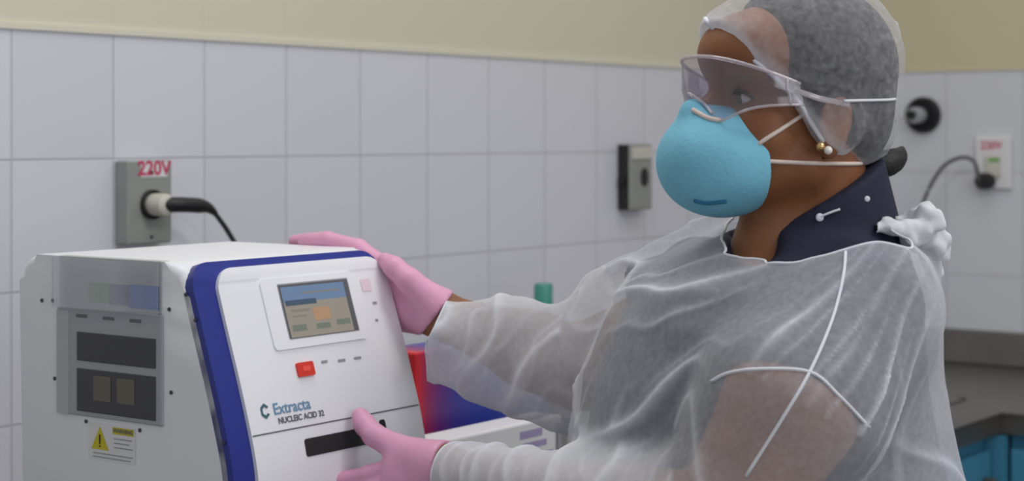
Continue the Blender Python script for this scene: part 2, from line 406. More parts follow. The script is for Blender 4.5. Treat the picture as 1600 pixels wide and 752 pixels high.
def cabinet(x0, x1, y0, y1, front, label):          # front: 'x' = door faces +x, 'y' = door faces -y
    c = empty('base_cabinet', C0+n2*((x0+x1)/2)+d2*((y0+y1)/2), RROT); tag(c, label, 'cabinet', 'blue base cabinets under the worktop')
    a, b = (x1-x0)/2, (y1-y0)/2; T = CT-.047
    mkbox('body', (-a, -b, .09), (a, b, T), M['cabinet_blue'], c)
    mkbox('plinth', (-a+.02, -b+.03, 0), (a-.03, b-.02, .09), M['steel_dark'], c)
    g = .004
    if front == 'y':
        dr = mkbox('door', (-a+g, -b-.018, .10), (a-g, -b, T-.03), M['cabinet_blue'], c, .003)
        mkbox('handle', (a-.05, -b-.045, T-.20), (a-.035, -b-.018, T-.08), M['steel'], dr, .004)
    else:
        dr = mkbox('door', (a, -b+g, .10), (a+.018, b-g, T-.03), M['cabinet_blue'], c, .003)
        mkbox('handle', (a+.018, b-.05, T-.20), (a+.045, b-.035, T-.08), M['steel'], dr, .004)
for i in range(3):
    x0 = DEP+.012+i*.5
    cabinet(x0, x0+.495, -DEPR+.03, -.03, 'y', ['light blue cabinet under the back worktop, nearest the inside corner', 'light blue cabinet under the back worktop, at the right picture edge', 'light blue cabinet under the far right end of the back worktop'][i])
for i in range(4):
    y1 = -DEPR-.02-i*.75
    cabinet(.03, DEP-.03, y1-.745, y1, 'x', ['light blue cabinet below the sink behind the worker', 'light blue cabinet under the worktop beside the green-capped bottle', 'light blue cabinet under the red and blue box', 'light blue cabinet under the white extraction machine'][i])

bm = bmesh.new(); box(bm, (DEP-.034, -DEPR-.018, .09), (DEP+.010, -DEPR+.02, CT-.048)); t = link('trim_5', mesh_of(bm), M['cabinet_blue']); t.location = C0; t.rotation_euler = (0, 0, RROT); t['kind'] = 'structure'
# ------------------------------------------------------------------ things on the walls
def wl(px, py):                                      # left wall pixel -> local (x, z)
    Z = 2.69*2850/(2850-px); return (Z-2.69)/d2.y, CAMZ-(py-213)*Z/FPX
XC = C0.x; YC = C0.y
def wr(px, py):
    r = (px-800)/FPX; t_ = (r*YC-XC)/(n2.x-r*n2.y); Z = YC+t_*n2.y; return t_, CAMZ-(py-213)*Z/FPX
# grey outlet plate left
x0, z1 = wl(179, 251); x1, z0 = wl(248, 378)
cx, cz = (x0+x1)/2, (z0+z1)/2; W_ = (x1-x0)/2; H_ = (z1-z0)/2
ol = empty('wall_outlet', P0+d2*cx+UP*cz+n2*.001, WALLROT); tag(ol, 'grey metal outlet plate with black round socket above the white machine', 'outlet')
mkbox('cover_plate', (-W_, -.030, -H_), (W_, 0, H_), M['plate_metal'], ol, .003)
def on_plate(y): return lambda a, b: Vector((a, y, b))
lb = decal('voltage_label', on_plate(-.0306), [quad2d(-W_*.42, H_*.60, W_*.80, H_*.97)], M['sticker'], ol)
decal('voltage_text', on_plate(-.0310), [shift2d(text2d('220V', .032, .0009), W_*.18, H_*.80, 1.05, 1)], M['pink_print'], lb)
sx, sz = wl(216, 319); sx -= cx; sz -= cz
Ms = Matrix.Translation((sx, -.030, sz)) @ TOROOM
mklathe('socket', [(.0, 0), (.024, 0), (.024, .006), (.021, .007), (.020, .002), (0, .002)], M['black'], ol, 32, Ms)
for dz in (.052, -.052): mklathe('screw', [(0, 0), (.003, 0), (.003, .0015), (0, .002)], M['screw'], ol, 12, Matrix.Translation((sx, -.030, sz+dz)) @ TOROOM)
# plug and cord of the machine
pc = empty('power_cord', ol.location+n2*.03+d2*sx+UP*sz, WALLROT); tag(pc, 'black power cord with beige adapter plugged into the grey outlet', 'power cord')
mklathe('adapter', [(0, .003), (.0175, .003), (.0185, .014), (.0175, .036), (.012, .040), (0, .040)], M['beige_plastic'], pc, 24, TOROOM)
pl = [Vector((.0, -.03, .0)), Vector((.02, -.045, .0)), Vector((.05, -.05, -.002)), Vector((.075, -.05, -.006)), Vector((.095, -.048, -.016))]
mktube('plug', catmull(pl, 6), lambda t: .0125 if t < .55 else .0125-.0075*(t-.55)/.45, M['black'], pc, 14)
cb = [Vector((.093, -.048, -.015)), Vector((.12, -.05, -.045)), Vector((.145, -.055, -.085)), Vector((.16, -.07, -.14)), Vector((.15, -.12, -.25)), Vector((.10, -.2, -.38)), Vector((.03, -.25, -.455))]
mktube('cord', catmull(cb, 8), .0042, M['cable'], pc, 10)
# grey switch box
x0, z1 = wl(962, 226); x1, z0 = wl(1001, 326); cx, cz = (x0+x1)/2, (z0+z1)/2; W_ = (x1-x0)/2-.006; H_ = (z1-z0)/2
sw = empty('switch_box', P0+d2*cx+UP*cz+n2*.001, WALLROT); tag(sw, 'narrow grey metal switch box with a dark oval hole on the left wall', 'switch box')
mkbox('back_box', (-W_, -.028, -H_), (W_, 0, H_), M['black_hole'], sw, .002)
mkbox('cover', (-W_, -.034, -H_), (W_, -.0285, H_), M['plate_metal'], sw, .004, 3)
mkbox('cap_band', (-W_*.9, -.037, H_*.55), (W_*.9, -.034, H_*.93), M['beige_plastic'], sw, .002)
bm = bmesh.new(); lathe(bm, [(0, 0), (.014, 0), (.014, .003), (0, .003)], 28, Matrix.Translation((W_*.25, -.0345, 0)) @ Matrix.Diagonal((1, 1, 1.5, 1)) @ TOROOM); link('oval_hole', mesh_of(bm), M['black'], sw)
mkbox('side_knob', (-W_-.008, -.022, -H_*.25), (-W_, -.006, -H_*.02), M['black'], sw, .003)
# round black fitting on back wall
fx, fz = wr(1444, 180)
rf = empty('wall_fitting', C0+n2*fx+UP*fz-d2*.001, RROT); tag(rf, 'round black wall fitting with a grey inner plug behind the hair cap', 'wall fitting')
mklathe('ring', [(0, 0), (.046, 0), (.046, .012), (.040, .020), (.030, .014), (0, .010)], M['black'], rf, 40, TOROOM)
mklathe('plug', [(0, .010), (.021, .010), (.021, .045), (.018, .050), (0, .050)], M['grey_frame'], rf, 28, Matrix.Translation((-.008, 0, -.001)) @ TOROOM)
mklathe('plug_pin', [(0, .05), (.011, .05), (.011, .064), (0, .064)], M['black'], rf, 20, Matrix.Translation((-.010, 0, 0)) @ TOROOM)
# white outlet right
x0, z1 = wr(1526, 212); x1, z0 = wr(1582, 296); cx, cz = (x0+x1)/2, (z0+z1)/2; W_ = (x1-x0)/2; H_ = (z1-z0)/2
o2 = empty('wall_outlet', C0+n2*cx+UP*cz-d2*.001, RROT); tag(o2, 'white plastic outlet with a red printed sticker on the back wall', 'outlet')
mkbox('cover_plate', (-W_, -.010, -H_), (W_, 0, H_), M['sticker'], o2, .004, 3)
mkbox('socket', (-W_*.45, -.014, -H_*.55), (W_*.45, -.010, H_*.25), M['beige_plastic'], o2, .003)
lb = decal('voltage_label', on_plate(-.0106), [quad2d(-W_*.62, H_*.36, W_*.55, H_*.86)], M['sticker'], o2)
decal('voltage_text', on_plate(-.0110), [shift2d(text2d('220V', .026, .0008), -W_*.08, H_*.62)], M['pink_print'], lb)
decal('green_mark', on_plate(-.0144), [quad2d(-W_*.2, H_*.02, W_*.4, H_*.16)], M['green_label'], o2)
px_, pz_ = wr(1545, 283)
p2 = empty('appliance_cord', C0+n2*px_+UP*pz_-d2*.015, RROT); tag(p2, 'dark grey cord with black plug arching from the white outlet', 'power cord')
mklathe('plug', [(0, 0), (.022, 0), (.022, .022), (.014, .034), (0, .034)], M['black'], p2, 20, Matrix.Diagonal((1.1, 1, .95, 1)) @ TOROOM)
def rl(px, py, out=.04): a, b = wr(px, py); return Vector((a-px_, -out, b-pz_))
cc = [rl(1541, 285, .03), rl(1539, 266, .035), rl(1533, 250, .04), rl(1515, 246, .045), rl(1492, 258, .05), rl(1474, 282, .05), rl(1462, 307, .05), rl(1453, 332, .05), rl(1444, 372, .06), rl(1440, 440, .1), rl(1445, 520, .12), Vector((rl(1450, 560).x, -.14, CT+.006-pz_))]
mktube('cord', catmull(cc, 6), .0048, M['cable_grey'], p2, 10)

# ------------------------------------------------------------------ the white machine
MO = Vector((-.156*1.85, 1.85, CT)); MW = .306; MD = .338; MH = .4355
mc = empty('extraction_machine', MO+UP*.001, WALLROT); tag(mc, 'white benchtop laboratory machine with blue edge and small screen', 'laboratory machine')
PV = [(.0, -.012), (.10, -.006), (.215, .0), (.255, .010), (.313, .028), (.365, .046), (.418, .063), (.4355, .071)]
def prof(h):
    hs = [a for a, b in PV]; vs = [b for a, b in PV]; return float(np.interp(h, hs, vs))
def profs(h):  # smoothed
    return (prof(h-.02)+2*prof(h)+prof(h+.02 if h+.02 < .43 else h))/4 if h < .41 else prof(h)
def front_uh(px, py):
    r = (px-800)/FPX; h = .3
    for _ in range(20):
        v = profs(min(h, MH)); bx = MO.x-v*n2.x; by = MO.y-v*n2.y; u = (r*by-bx)/(d2.x-r*d2.y); Z = by+u*d2.y
        h = CAMZ-(py-213)*Z/FPX-CT
    return u, h
def side_vh(px, py):
    r = (px-800)/FPX; v = (MO.x-r*MO.y)/(n2.x-r*n2.y); Z = MO.y-v*n2.y; return v, CAMZ-(py-213)*Z/FPX-CT
# body: side profile extruded over the width
def arc(c, r, a0, a1, n): return [(c[0]+r*math.cos(math.radians(a0+(a1-a0)*i/n)), c[1]+r*math.sin(math.radians(a0+(a1-a0)*i/n))) for i in range(n+1)]
pr = [(profs(h)+.004, h) for h in np.linspace(0.012, .415, 26)] + [(.074, .427), (.085, .434), (.10, MH)] + arc((MD-.03, MH-.03), .03, 90, 0, 6) + [(MD, .012)]
bm = bmesh.new(); A = [bm.verts.new((0, v, h)) for v, h in pr]; B = [bm.verts.new((MW, v, h)) for v, h in pr]
fa = bm.faces.new(A); fb = bm.faces.new(B[::-1])
for i in range(len(pr)): bm.faces.new((A[i], B[i], B[(i+1) % len(pr)], A[(i+1) % len(pr)]))
bmesh.ops.bevel(bm, geom=list(fa.edges)+list(fb.edges), offset=.010, segments=3, affect='EDGES', profile=.5, clamp_overlap=True)
body = link('body', mesh_of(bm), M['white_plastic'], mc, True); body.modifiers.new('e', 'EDGE_SPLIT').split_angle = math.radians(35)
for fx_, fy_ in ((.04, .04), (MW-.04, .04), (.04, MD-.04), (MW-.04, MD-.04)):
    mklathe('foot', [(0, 0), (.014, 0), (.016, .013), (0, .013)], M['black'], mc, 16, Matrix.Translation((fx_, fy_, 0)))
# front layers that follow the profile: closed shells built over an outline in (u, h)
def rrect(x0, y0, x1, y1, r, n=6):
    rr = r if isinstance(r, (list, tuple)) else [r]*4
    o = []
    for (cx, cy, a, q) in ((x1-rr[0], y1-rr[0], 0, rr[0]), (x0+rr[1], y1-rr[1], 90, rr[1]), (x0+rr[2], y0+rr[2], 180, rr[2]), (x1-rr[3], y0+rr[3], 270, rr[3])):
        o += arc((cx, cy), q, a, a+90, n)
    return o
def fmap(off): 
    def f(u, h):
        e = .01; t = Vector((0, profs(h+e)-profs(h-e), 2*e)).normalized(); nn = Vector((0, -t.z, t.y))
        return Vector((u, profs(min(h, MH)), h))+nn*off
    return f
def front_shell(name, outline, o0, o1, m, parent, cols=1):
    """row-wise strips across an outline so the shell bends with the front"""
    ys = sorted({round(y, 5) for x, y in outline} | set(np.round(np.linspace(min(y for x, y in outline), max(y for x, y in outline), 30), 5)))
    ylo, yhi = min(y for x, y in outline), max(y for x, y in outline)
    def span(y):
        xs = []; y = min(max(y, ylo+1e-7), yhi-1e-7)
        n = len(outline)
        for i in range(n):
            (xa, ya), (xb, yb) = outline[i], outline[(i+1) % n]
            if abs(ya-yb) < 1e-9:
                if abs(ya-y) < 1e-5: xs += [xa, xb]
            elif min(ya, yb)-1e-7 <= y <= max(ya, yb)+1e-7: xs.append(xa+(xb-xa)*(y-ya)/(yb-ya))
        return min(xs), max(xs)
    f0, f1 = fmap(o0), fmap(o1); bm = bmesh.new(); R = []
    for y in ys:
        a, b = span(y); R.append([bm.verts.new(v) for v in (f1(a, y), f1(b, y), f0(b, y), f0(a, y))])
    for i in range(len(R)-1):
        for k in range(4): bm.faces.new((R[i][k], R[i][(k+1) % 4], R[i+1][(k+1) % 4], R[i+1][k]))
    bm.faces.new(R[0]); bm.faces.new(R[-1][::-1])
    bmesh.ops.remove_doubles(bm, verts=bm.verts, dist=1e-6)
    o = link(name, mesh_of(bm), m, parent, True); o.modifiers.new('e', 'EDGE_SPLIT').split_angle = math.radians(30); return o
front_shell('blue_edge', rrect(.0, .02, MW-.001, .434, [.03, .028, .004, .004]), -.012, .004, M['blue_plastic'], mc)
ub = .031
fp = front_shell('front_panel', rrect(ub, .02, MW+.002, .4245, [.030, .024, .004, .004]), -.004, .0085, M['panel_white'], mc)
ps = .0088
# seam, slot
ua, ha = front_uh(392, 685); ub2, hb = front_uh(652, 635)
def strip(name, u0, h0, u1, h1, th, off, m, parent):
    N = 10; vs = [(u0+(u1-u0)*i/N, h0+(h1-h0)*i/N+s*th/2) for s in (-1, 1) for i in range(N+1)]
    return decal(name, fmap(off), [(vs, [(i, i+1, N+2+i, N+1+i) for i in range(N)])], m, parent)
strip('drawer_seam', ub+.001, (ha+hb)/2, MW, (ha+hb)/2, .0014, ps+.0002, M['seam'], fp)
u0, h1 = front_uh(466, 690); u1, h0 = front_uh(585, 700); hh = front_uh(466, 718)[1]
front_shell('tray_slot', rrect(u0, hh, u1, h1, .003, 3), .004, .0094, M['black_hole'], fp)
u_, h_ = front_uh(588, 668); front_shell('lock_button', rrect(u_-.004, h_-.006, u_+.004, h_+.006, .003, 4), .006, .011, M['black'], fp)
# screen
s0, t1 = front_uh(421, 452); s1, _ = front_uh(523, 441); _, t0 = front_uh(447, 535)
s0b, _ = front_uh(446, 500)
S0, S1 = s0+.002, s1+.008
bez = front_shell('screen_bezel', rrect(S0-.026, t0-.010, S1+.012, t1+.008, .006, 4), .006, .0105, M['panel_white'], fp)
scn = front_shell('screen', rrect(S0-.001, t0-.0005, S1+.0015, t1+.0015, .001, 2), .008, .0109, M['grey_frame'], bez)
def screen_mat():
    m = bpy.data.materials.new('screen_image'); m.use_nodes = True; b = m.node_tree.nodes['Principled BSDF']
    b.inputs['Base Color'].default_value = (.02, .02, .02, 1); b.inputs['Roughness'].default_value = .3
    return m
def lit(name, rgb, k=.5):
    m = mat(name, rgb, .35); b = m.node_tree.nodes['Principled BSDF']
    b.inputs['Base Color'].default_value = tuple(v*.4 for v in lin(rgb))+(1,)
    b.inputs['Emission Color'].default_value = lin(rgb)+(1,); b.inputs['Emission Strength'].default_value = k; return m
SW, SH = S1-S0, t1-t0
def sq(a, b, c, e): return quad2d(S0+a*SW, t0+b*SH, S0+c*SW, t0+e*SH, 4, 2)
decal('screen_border', fmap(.0112), [sq(0, 0, 1, 1)], M['seam'], scn)
decal('screen_page', fmap(.0114), [sq(.02, .01, .93, .95)], lit('screen_page', (158, 150, 138)), scn)
decal('screen_header', fmap(.0116), [sq(.02, .66, .93, .95)], lit('screen_header', (112, 138, 172)), scn)
decal('screen_title', fmap(.0118), [sq(.04, .60, .48, .70)], lit('screen_title', (70, 88, 110)), scn)
decal('screen_icon', fmap(.0118), [sq(.40, .28, .64, .52)], lit('screen_icon', (185, 148, 115)), scn)
decal('screen_keys', fmap(.0118), [sq(.06, .12, .26, .24), sq(.40, .12, .60, .22), sq(.70, .15, .90, .25)], lit('screen_keys', (118, 128, 118)), scn)
decal('screen_lines', fmap(.0118), [sq(.1, .48, .36, .52), sq(.1, .38, .3, .41), sq(.3, .80, .85, .83)], lit('screen_lines', (140, 135, 128)), scn)
# red button and prints
u0, h1 = front_uh(452, 573); u1, _ = front_uh(478, 572); _, h0 = front_uh(455, 595)
rb = front_shell('red_button', rrect(u0, h0, u1, h1, .002, 3), .006, .0115, M['red_button'], fp)
front_shell('button_mark', rrect(u0+(u1-u0)*.3, h0+(h1-h0)*.35, u0+(u1-u0)*.75, h0+(h1-h0)*.7, .001, 2), .010, .0120, M['red_light'], rb)
def ftext(name, s, px, py, size, m, sx=1.0, bold=.0003, par=fp):
    u, h = front_uh(px, py); return decal(name, fmap(ps+.0004), [shift2d(text2d(s, size, bold), u, h, sx, 1)], m, par)
ftext('maker_name', 'Extracta', 447, 640, .0165, M['print_blue'], 1.05)
ftext('model_name', 'NUCLEIC ACID 32', 462, 656, .0085, M['print_dark'], 1.05)
u0, h0 = front_uh(405, 647)
decal('maker_emblem', fmap(ps+.0004), [([(u0+.007*math.cos(a), h0+.008*math.sin(a)) for a in [math.radians(30+60*i) for i in range(6)]]+[(u0+.004*math.cos(a), h0+.0045*math.sin(a)) for a in [math.radians(30+60*i) for i in range(6)]], [(i, (i+1) % 6, 6+(i+1) % 6, 6+i) for i in range(5)])], M['print_teal'], fp)
for px, py, w_ in ((498, 570, .010), (525, 568, .012), (550, 564, .012), (577, 478, .007), (580, 505, .005)):
    u_, h_ = front_uh(px, py); decal('faint_caption', fmap(ps+.0003), [quad2d(u_-w_/2, h_-.0014, u_+w_/2, h_+.0014)], M['print_grey'], fp)
u0, h0 = front_uh(563, 450); M['pale_pink'] = mat('pale_pink', (240, 218, 226), .5)
decal('round_icon', fmap(ps+.0003), [quad2d(u0-.008, h0-.007, u0+.008, h0+.007, 2, 2)], M['pale_pink'], fp)
# side access panel, everything on the plane u = 0 facing -x
def smap(off): return lambda v, h: Vector((-off, v, h))
def side_slab(name, v0, h0, v1, h1, x_in, x_out, m, parent, bev=.002): return mkbox(name, (-x_out, v0, h0), (x_in, v1, h1), m, parent, bev)
vR, hT = side_vh(256, 388); vL, _ = side_vh(92, 388); _, hB = side_vh(180, 658); _, hM = side_vh(180, 487)
hT = MH-.0005
ap = side_slab('access_panel', vR, hB, vL, hM, .002, .0030, M['grey_frame'], mc)
mkbox('panel_margin', (-.0034, vL-.020, hB), (-.0029, vL, hM-.004), mat('margin', (182, 182, 188), .5), ap)
v1_, ha_ = side_vh(124, 515); v0_, _ = side_vh(247, 520); _, hb_ = side_vh(186, 571)
wn = [('inspection_window', ha_-.001, hb_)]
_, hc_ = side_vh(186, 583); _, hd_ = side_vh(186, 651)
for nm, ht_, hl_ in (('inspection_window', ha_-.003, hb_), ('inspection_window', hc_, hd_)):
    o = side_slab(nm, v0_, hl_, v1_, ht_, .001, .0042, M['dark_pane'], ap, .001)
    if hl_ == hd_:
        for q in (.38, .68):
            vv = v0_+(v1_-v0_)*q; M.setdefault('reagent', mat('reagent', (108, 104, 92), .6))
            decal('reagent_rack', smap(.0046), [quad2d(vv-.016, hl_+.014, vv+.012, ht_-.006)], M['reagent'], o)
for px, py in ((131, 495), (173, 499), (215, 503)): decal('slot_mark', smap(.0034), [(lambda c: quad2d(c[0]-.009, c[1]-.0018, c[0]+.009, c[1]+.0018))(side_vh(px, py))], M['print_dark'], ap)
hood = mkbox('clear_hood', (-.0100, vR, hM), (-.0075, vL, hT), M['hood'], mc, .0008)
M['hood_back'] = mat('hood_back', (186, 188, 190), .5)
mkbox('hood_recess', (-.0012, vR+.002, hM), (.012, vL-.002, hT+.001), M['hood_back'], mc, .001)
va, _ = side_vh(172, 460); vb_, _ = side_vh(140, 460); vc, _ = side_vh(205, 460); vd, _ = side_vh(250, 460); hq0 = side_vh(200, 478)[1]; hq1 = side_vh(200, 447)[1]
decal('hood_sticker', smap(.0020), [quad2d(va, hq0, vb_, hq1)], M['green_label'], mc)
decal('hood_sticker', smap(.0020), [quad2d(vc, hq0-.001, va, hq1)], M['navy_label'], mc)
decal('hood_sticker', smap(.0020), [quad2d(vd, hq0-.003, vc, hq1+.001)], M['blue_label'], mc)
for px, py in ((66, 471), (83, 471), (291, 462), (265, 485), (306, 502), (86, 593), (268, 615), (350, 694), (135, 660), (219, 674)):
    v, h = side_vh(px, py); mklathe('screw', [(0, -.001), (.0022, -.001), (.0022, .0012), (0, .0016)], M['screw'], mc, 12, Matrix.Translation((0, v, h)) @ Matrix.Rotation(-math.pi/2, 4, 'Y'))
# warning sticker
v0, h1 = side_vh(212, 671); v1, _ = side_vh(139, 671); _, h0 = side_vh(176, 723)
ws = decal('warning_sticker', smap(.0004), [quad2d(v0, h0, v1, h1)], M['sticker'], mc)
Wd, Hd = v1-v0, h1-h0
def wq(a, b, c, e): return quad2d(v1-a*Wd, h0+b*Hd, v1-c*Wd, h0+e*Hd)
decal('warning_triangle', smap(.0007), [([(v1-.06*Wd, h0+.28*Hd), (v1-.44*Wd, h0+.28*Hd), (v1-.25*Wd, h0+.92*Hd)], [(0, 1, 2)])], M['yellow'], ws)
decal('warning_mark', smap(.0010), [quad2d(v1-.235*Wd, h0+.44*Hd, v1-.265*Wd, h0+.70*Hd), quad2d(v1-.235*Wd, h0+.35*Hd, v1-.265*Wd, h0+.40*Hd)], M['black'], ws)
decal('warning_bar', smap(.0007), [wq(.52, .76, .97, .95)], M['yellow'], ws)
decal('warning_word', smap(.0010), [shift2d(text2d('WARNING', .0065, .0002), v1-.745*Wd, h0+.855*Hd, -1, 1)], M['print_dark'], ws)
decal('warning_lines', smap(.0007), [wq(.55, .62, .93, .65), wq(.55, .50, .88, .53), wq(.55, .38, .95, .41), wq(.10, .16, .95, .19), wq(.10, .06, .9, .09)], M['print_grey'], ws)

# ------------------------------------------------------------------ behind the machine on the worktop
def gradient_mat():
    m = bpy.data.materials.new('printed_card'); m.use_nodes = True; nt = m.node_tree; b = nt.nodes['Principled BSDF']; b.inputs['Roughness'].default_value = .4
    tc = nt.nodes.new('ShaderNodeTexCoord'); sp = nt.nodes.new('ShaderNodeSeparateXYZ'); nt.links.new(tc.outputs['Object'], sp.inputs[0])
    r = nt.nodes.new('ShaderNodeMapRange'); r.inputs[1].default_value = -.005; r.inputs[2].default_value = .125; nt.links.new(sp.outputs[0], r.inputs[0])
    c = nt.nodes.new('ShaderNodeValToRGB'); e = c.color_ramp.elements
    e[0].position = 0; e[0].color = lin((205, 25, 30))+(1,); e[1].position = 1; e[1].color = lin((45, 60, 160))+(1,)
    for p_, col in ((.12, (200, 28, 50)), (.24, (150, 30, 90)), (.42, (105, 38, 120)), (.66, (62, 50, 145))):
        q = e.new(p_); q.color = lin(col)+(1,)
    nt.links.new(r.outputs[0], c.inputs[0]); nt.links.new(c.outputs[0], b.inputs['Base Color']); return m
g0 = P(648, 600, 2.31)
gb = mkbox('card_box', (0, 0, 0), (.30, .07, .29), gradient_mat(), None, .003); gb.location = (g0.x, g0.y, CT+.001); gb.rotation_euler = (0, 0, WALLROT)
tag(gb, 'glossy box fading from red to blue behind the white machine', 'box')
g1 = P(690, 600, 2.215)
wb = empty('white_carton', (g1.x, g1.y, CT+.001), WALLROT); tag(wb, 'white carton with faint purple print between the two sleeves', 'carton')
mkbox('carton_body', (0, 0, 0), (.262, .05, .193), M['sticker'], wb, .003)
M['purple'] = mat('purple', (165, 150, 190), .6)
decal('carton_print', lambda a, b: Vector((a, -.0005, b)), [quad2d(.165, .172, .215, .182), quad2d(.17, .158, .225, .166), quad2d(.17, .146, .24, .150), quad2d(.17, .138, .225, .141)], M['purple'], wb)
mkbox('carton_flap', (.247, -.004, .12), (.256, 0, .185), M['print_grey'], wb, .001)
b0 = P(849, 450, 3.55)
bt = empty('reagent_bottle', (b0.x, b0.y, CT)); tag(bt, 'small bottle with a teal green cap by the tiled wall', 'bottle')
mklathe('bottle_body', [(0, 0), (.024, 0), (.026, .01), (.026, .19), (.020, .215), (.014, .225), (.014, .245), (0, .245)], M['black'], bt, 28)
mklathe('bottle_cap', [(0, .237), (.0185, .237), (.0185, .275), (.016, .279), (0, .279)], M['teal'], bt, 28)

# ------------------------------------------------------------------ the worker
YAW = math.radians(20); PITCH = math.radians(11)
O = Vector((.291, 1.84, 1.461))
Fv = Vector((-math.cos(YAW), -math.sin(YAW), 0)); Lv = Vector((math.sin(YAW), -math.cos(YAW), 0))
def H(f, l, u): return O+Fv*f+Lv*l+UP*u              # level head frame: forward, left, up
cp, sp_ = math.cos(PITCH), math.sin(PITCH); KH = .96
def HP(f, l, u): f, l, u = f*KH, l*KH, u*KH; return H(f*cp-u*sp_, l, f*sp_+u*cp)   # pitched head frame
Fp = Fv*cp+UP*sp_; Upv = UP*cp-Fv*sp_
RH = np.array([[Fp[i], Lv[i], Upv[i]] for i in range(3)])
RL = np.array([[Fv[i], Lv[i], UP[i]] for i in range(3)])
person = empty('person', (.27, 1.86, 0)); PL = person.location.copy()
tag(person, 'person in white gown, hair cap, goggles, blue mask and pink gloves touching the white machine', 'person')
def attach(o): o.parent = person; o.matrix_parent_inverse = Matrix.Translation(-PL); return o

# joints
S_n = P(1335, 425, 1.71); E_n = P(1130, 825, 1.66); W_n = P(706, 742, 1.895)
S_f = P(1130, 425, 2.00); E_f = P(905, 575, 2.02); W_f = P(697, 497, 2.105)
A0 = S_n+Vector((.010, .034, -.040)); A1 = P(1236, 635, 1.675)
NB = P(1288, 400, 1.86); NT = H(-.012, 0, -.03)
def hand_near(F, g=0, glove=False):
    if glove: w0 = W_n.lerp(E_n, .05); F.cone(w0, W_n, .0275+g, .026+g, .01)
    mcp = [P(622, 730, 1.93), P(618, 754, 1.926), P(622, 777, 1.924), P(632, 798, 1.920)]
    for q, r in zip(mcp, (.0125, .0125, .012, .0115)): F.cone(W_n, q, .021+g, r+g, .014)
    F.cone(mcp[0], mcp[3], .0115+g, .011+g, .012)
    tips = [[P(578, 743, 1.958), P(548, 750, 1.972), P(522, 752, 1.976)], [P(570, 768, 1.958), P(536, 777, 1.972), P(508, 778, 1.974)],
            [P(576, 792, 1.955), P(546, 801, 1.97), P(520, 802, 1.975)], [P(598, 815, 1.95), P(572, 823, 1.965), P(552, 824, 1.972)]]
    for q, t_, r in zip(mcp, tips, (.0098, .0100, .0095, .0085)): F.chain([q]+t_, [r+.001, r, r*.92, r*.82], .004, g)
    F.cone(P(686, 722, 1.90), P(624, 703, 1.938), .021+g, .0145+g, .014)
    F.chain([P(624, 703, 1.938), P(584, 680, 1.968), P(570, 664, 1.982), P(563, 651, 1.990)], [.0140, .0112, .0105, .0088], .005, g)
def hand_far(F, g=0, glove=False):
    if glove: w0 = W_f.lerp(E_f, .03); F.cone(w0, W_f, .0275+g, .0265+g, .01)
    mcp = [P(610, 424, 2.142), P(602, 448, 2.155), P(600, 474, 2.16), P(604, 500, 2.16)]
    for q, r in zip(mcp, (.0125, .0125, .012, .0115)): F.cone(W_f, q, .021+g, r+g, .014)
    F.cone(mcp[0], mcp[3], .0115+g, .011+g, .012)
    tips = [[P(560, 388, 2.168), P(512, 375, 2.192), P(476, 376, 2.212)], [P(548, 392, 2.195), P(500, 377, 2.222), P(462, 378, 2.244)],
            [P(550, 450, 2.20), P(515, 440, 2.225), P(488, 436, 2.24)], [P(560, 485, 2.19), P(530, 478, 2.21), P(505, 474, 2.225)]]
    for q, t_, r in zip(mcp, tips, (.0098, .0100, .0095, .0085)): F.chain([q]+t_, [r+.001, r, r*.92, r*.82], .004, g)
    F.cone(P(684, 480, 2.095), P(640, 440, 2.10), .020+g, .014+g, .014)
    F.chain([P(640, 440, 2.10), P(616, 418, 2.112), P(602, 408, 2.124)], [.0135, .0112, .0088], .005, g)

# torso table: z, centre x, half x, half y
TT = [(.40, .27, .215, .20), (.70, .275, .21, .205), (.90, .272, .205, .20), (1.00, .268, .205, .195), (1.08, .262, .206, .19), (1.134, .257, .196, .185), (1.20, .257, .184, .18),
      (1.265, .268, .168, .175), (1.30, .279, .150, .168), (1.328, .292, .122, .15), (1.352, .305, .088, .11), (1.375, .31, .055, .07), (1.40, .31, .03, .04)]
TT = np.array(TT); CYT = 1.865
def torso_fn(grow, zc=None):
    def fn(X, Y, Z):
        cx = np.interp(Z, TT[:, 0], TT[:, 1]); a = np.interp(Z, TT[:, 0], TT[:, 2])+grow; b = np.interp(Z, TT[:, 0], TT[:, 3])+grow
        a = np.maximum(a, .01); b = np.maximum(b, .01)
        ca, sa = math.cos(.18), math.sin(.18); dx = X-cx; dy = Y-CYT
        u = dx*ca+dy*sa; v = -dx*sa+dy*ca
        q = (np.abs(u/a)**2.25+np.abs(v/b)**2.25)**(1/2.25)
        d = (q-1)*np.minimum(a, b)*.9
        if zc is not None: d = np.maximum(d, zc-Z)
        return d.astype(np.float32)
    return fn

# --- body: one continuous mesh
zs = np.concatenate([rng(-.01, 1.02, .014), np.arange(1.03, 1.62, .0034)])
B = Field(rng(-.24, .54, .0042), rng(1.53, 2.28, .0042), zs)
B.op(torso_fn(-.05, .80), (.0, 1.62, .80), (.52, 2.12, 1.40), .02)
for sy in (-.085, .085):                              # legs and feet
    hip = Vector((.275, CYT+sy, .86)); kn = Vector((.255, CYT+sy*1.05, .47)); an = Vector((.275, CYT+sy*1.1, .085))
    B.chain([hip, kn, an], [.095, .062, .042], .03); B.cone(an+Vector((.02, 0, -.03)), an+Vector((-.15, 0, -.055)), .038, .026, .02)
B.chain([A0, A1, E_n, E_n.lerp(W_n, .35), W_n], [.054, .063, .052, .040, .026], .012)
B.chain([S_f+Vector((.02, -.03, -.02)), E_f, E_f.lerp(W_f, .35), W_f], [.058, .044, .042, .026], .02)
hand_near(B, -.0015); hand_far(B, -.0015)
B.chain([NB+Vector((.0, 0, -.05)), NB, NT], [.075, .060, .056], .02)
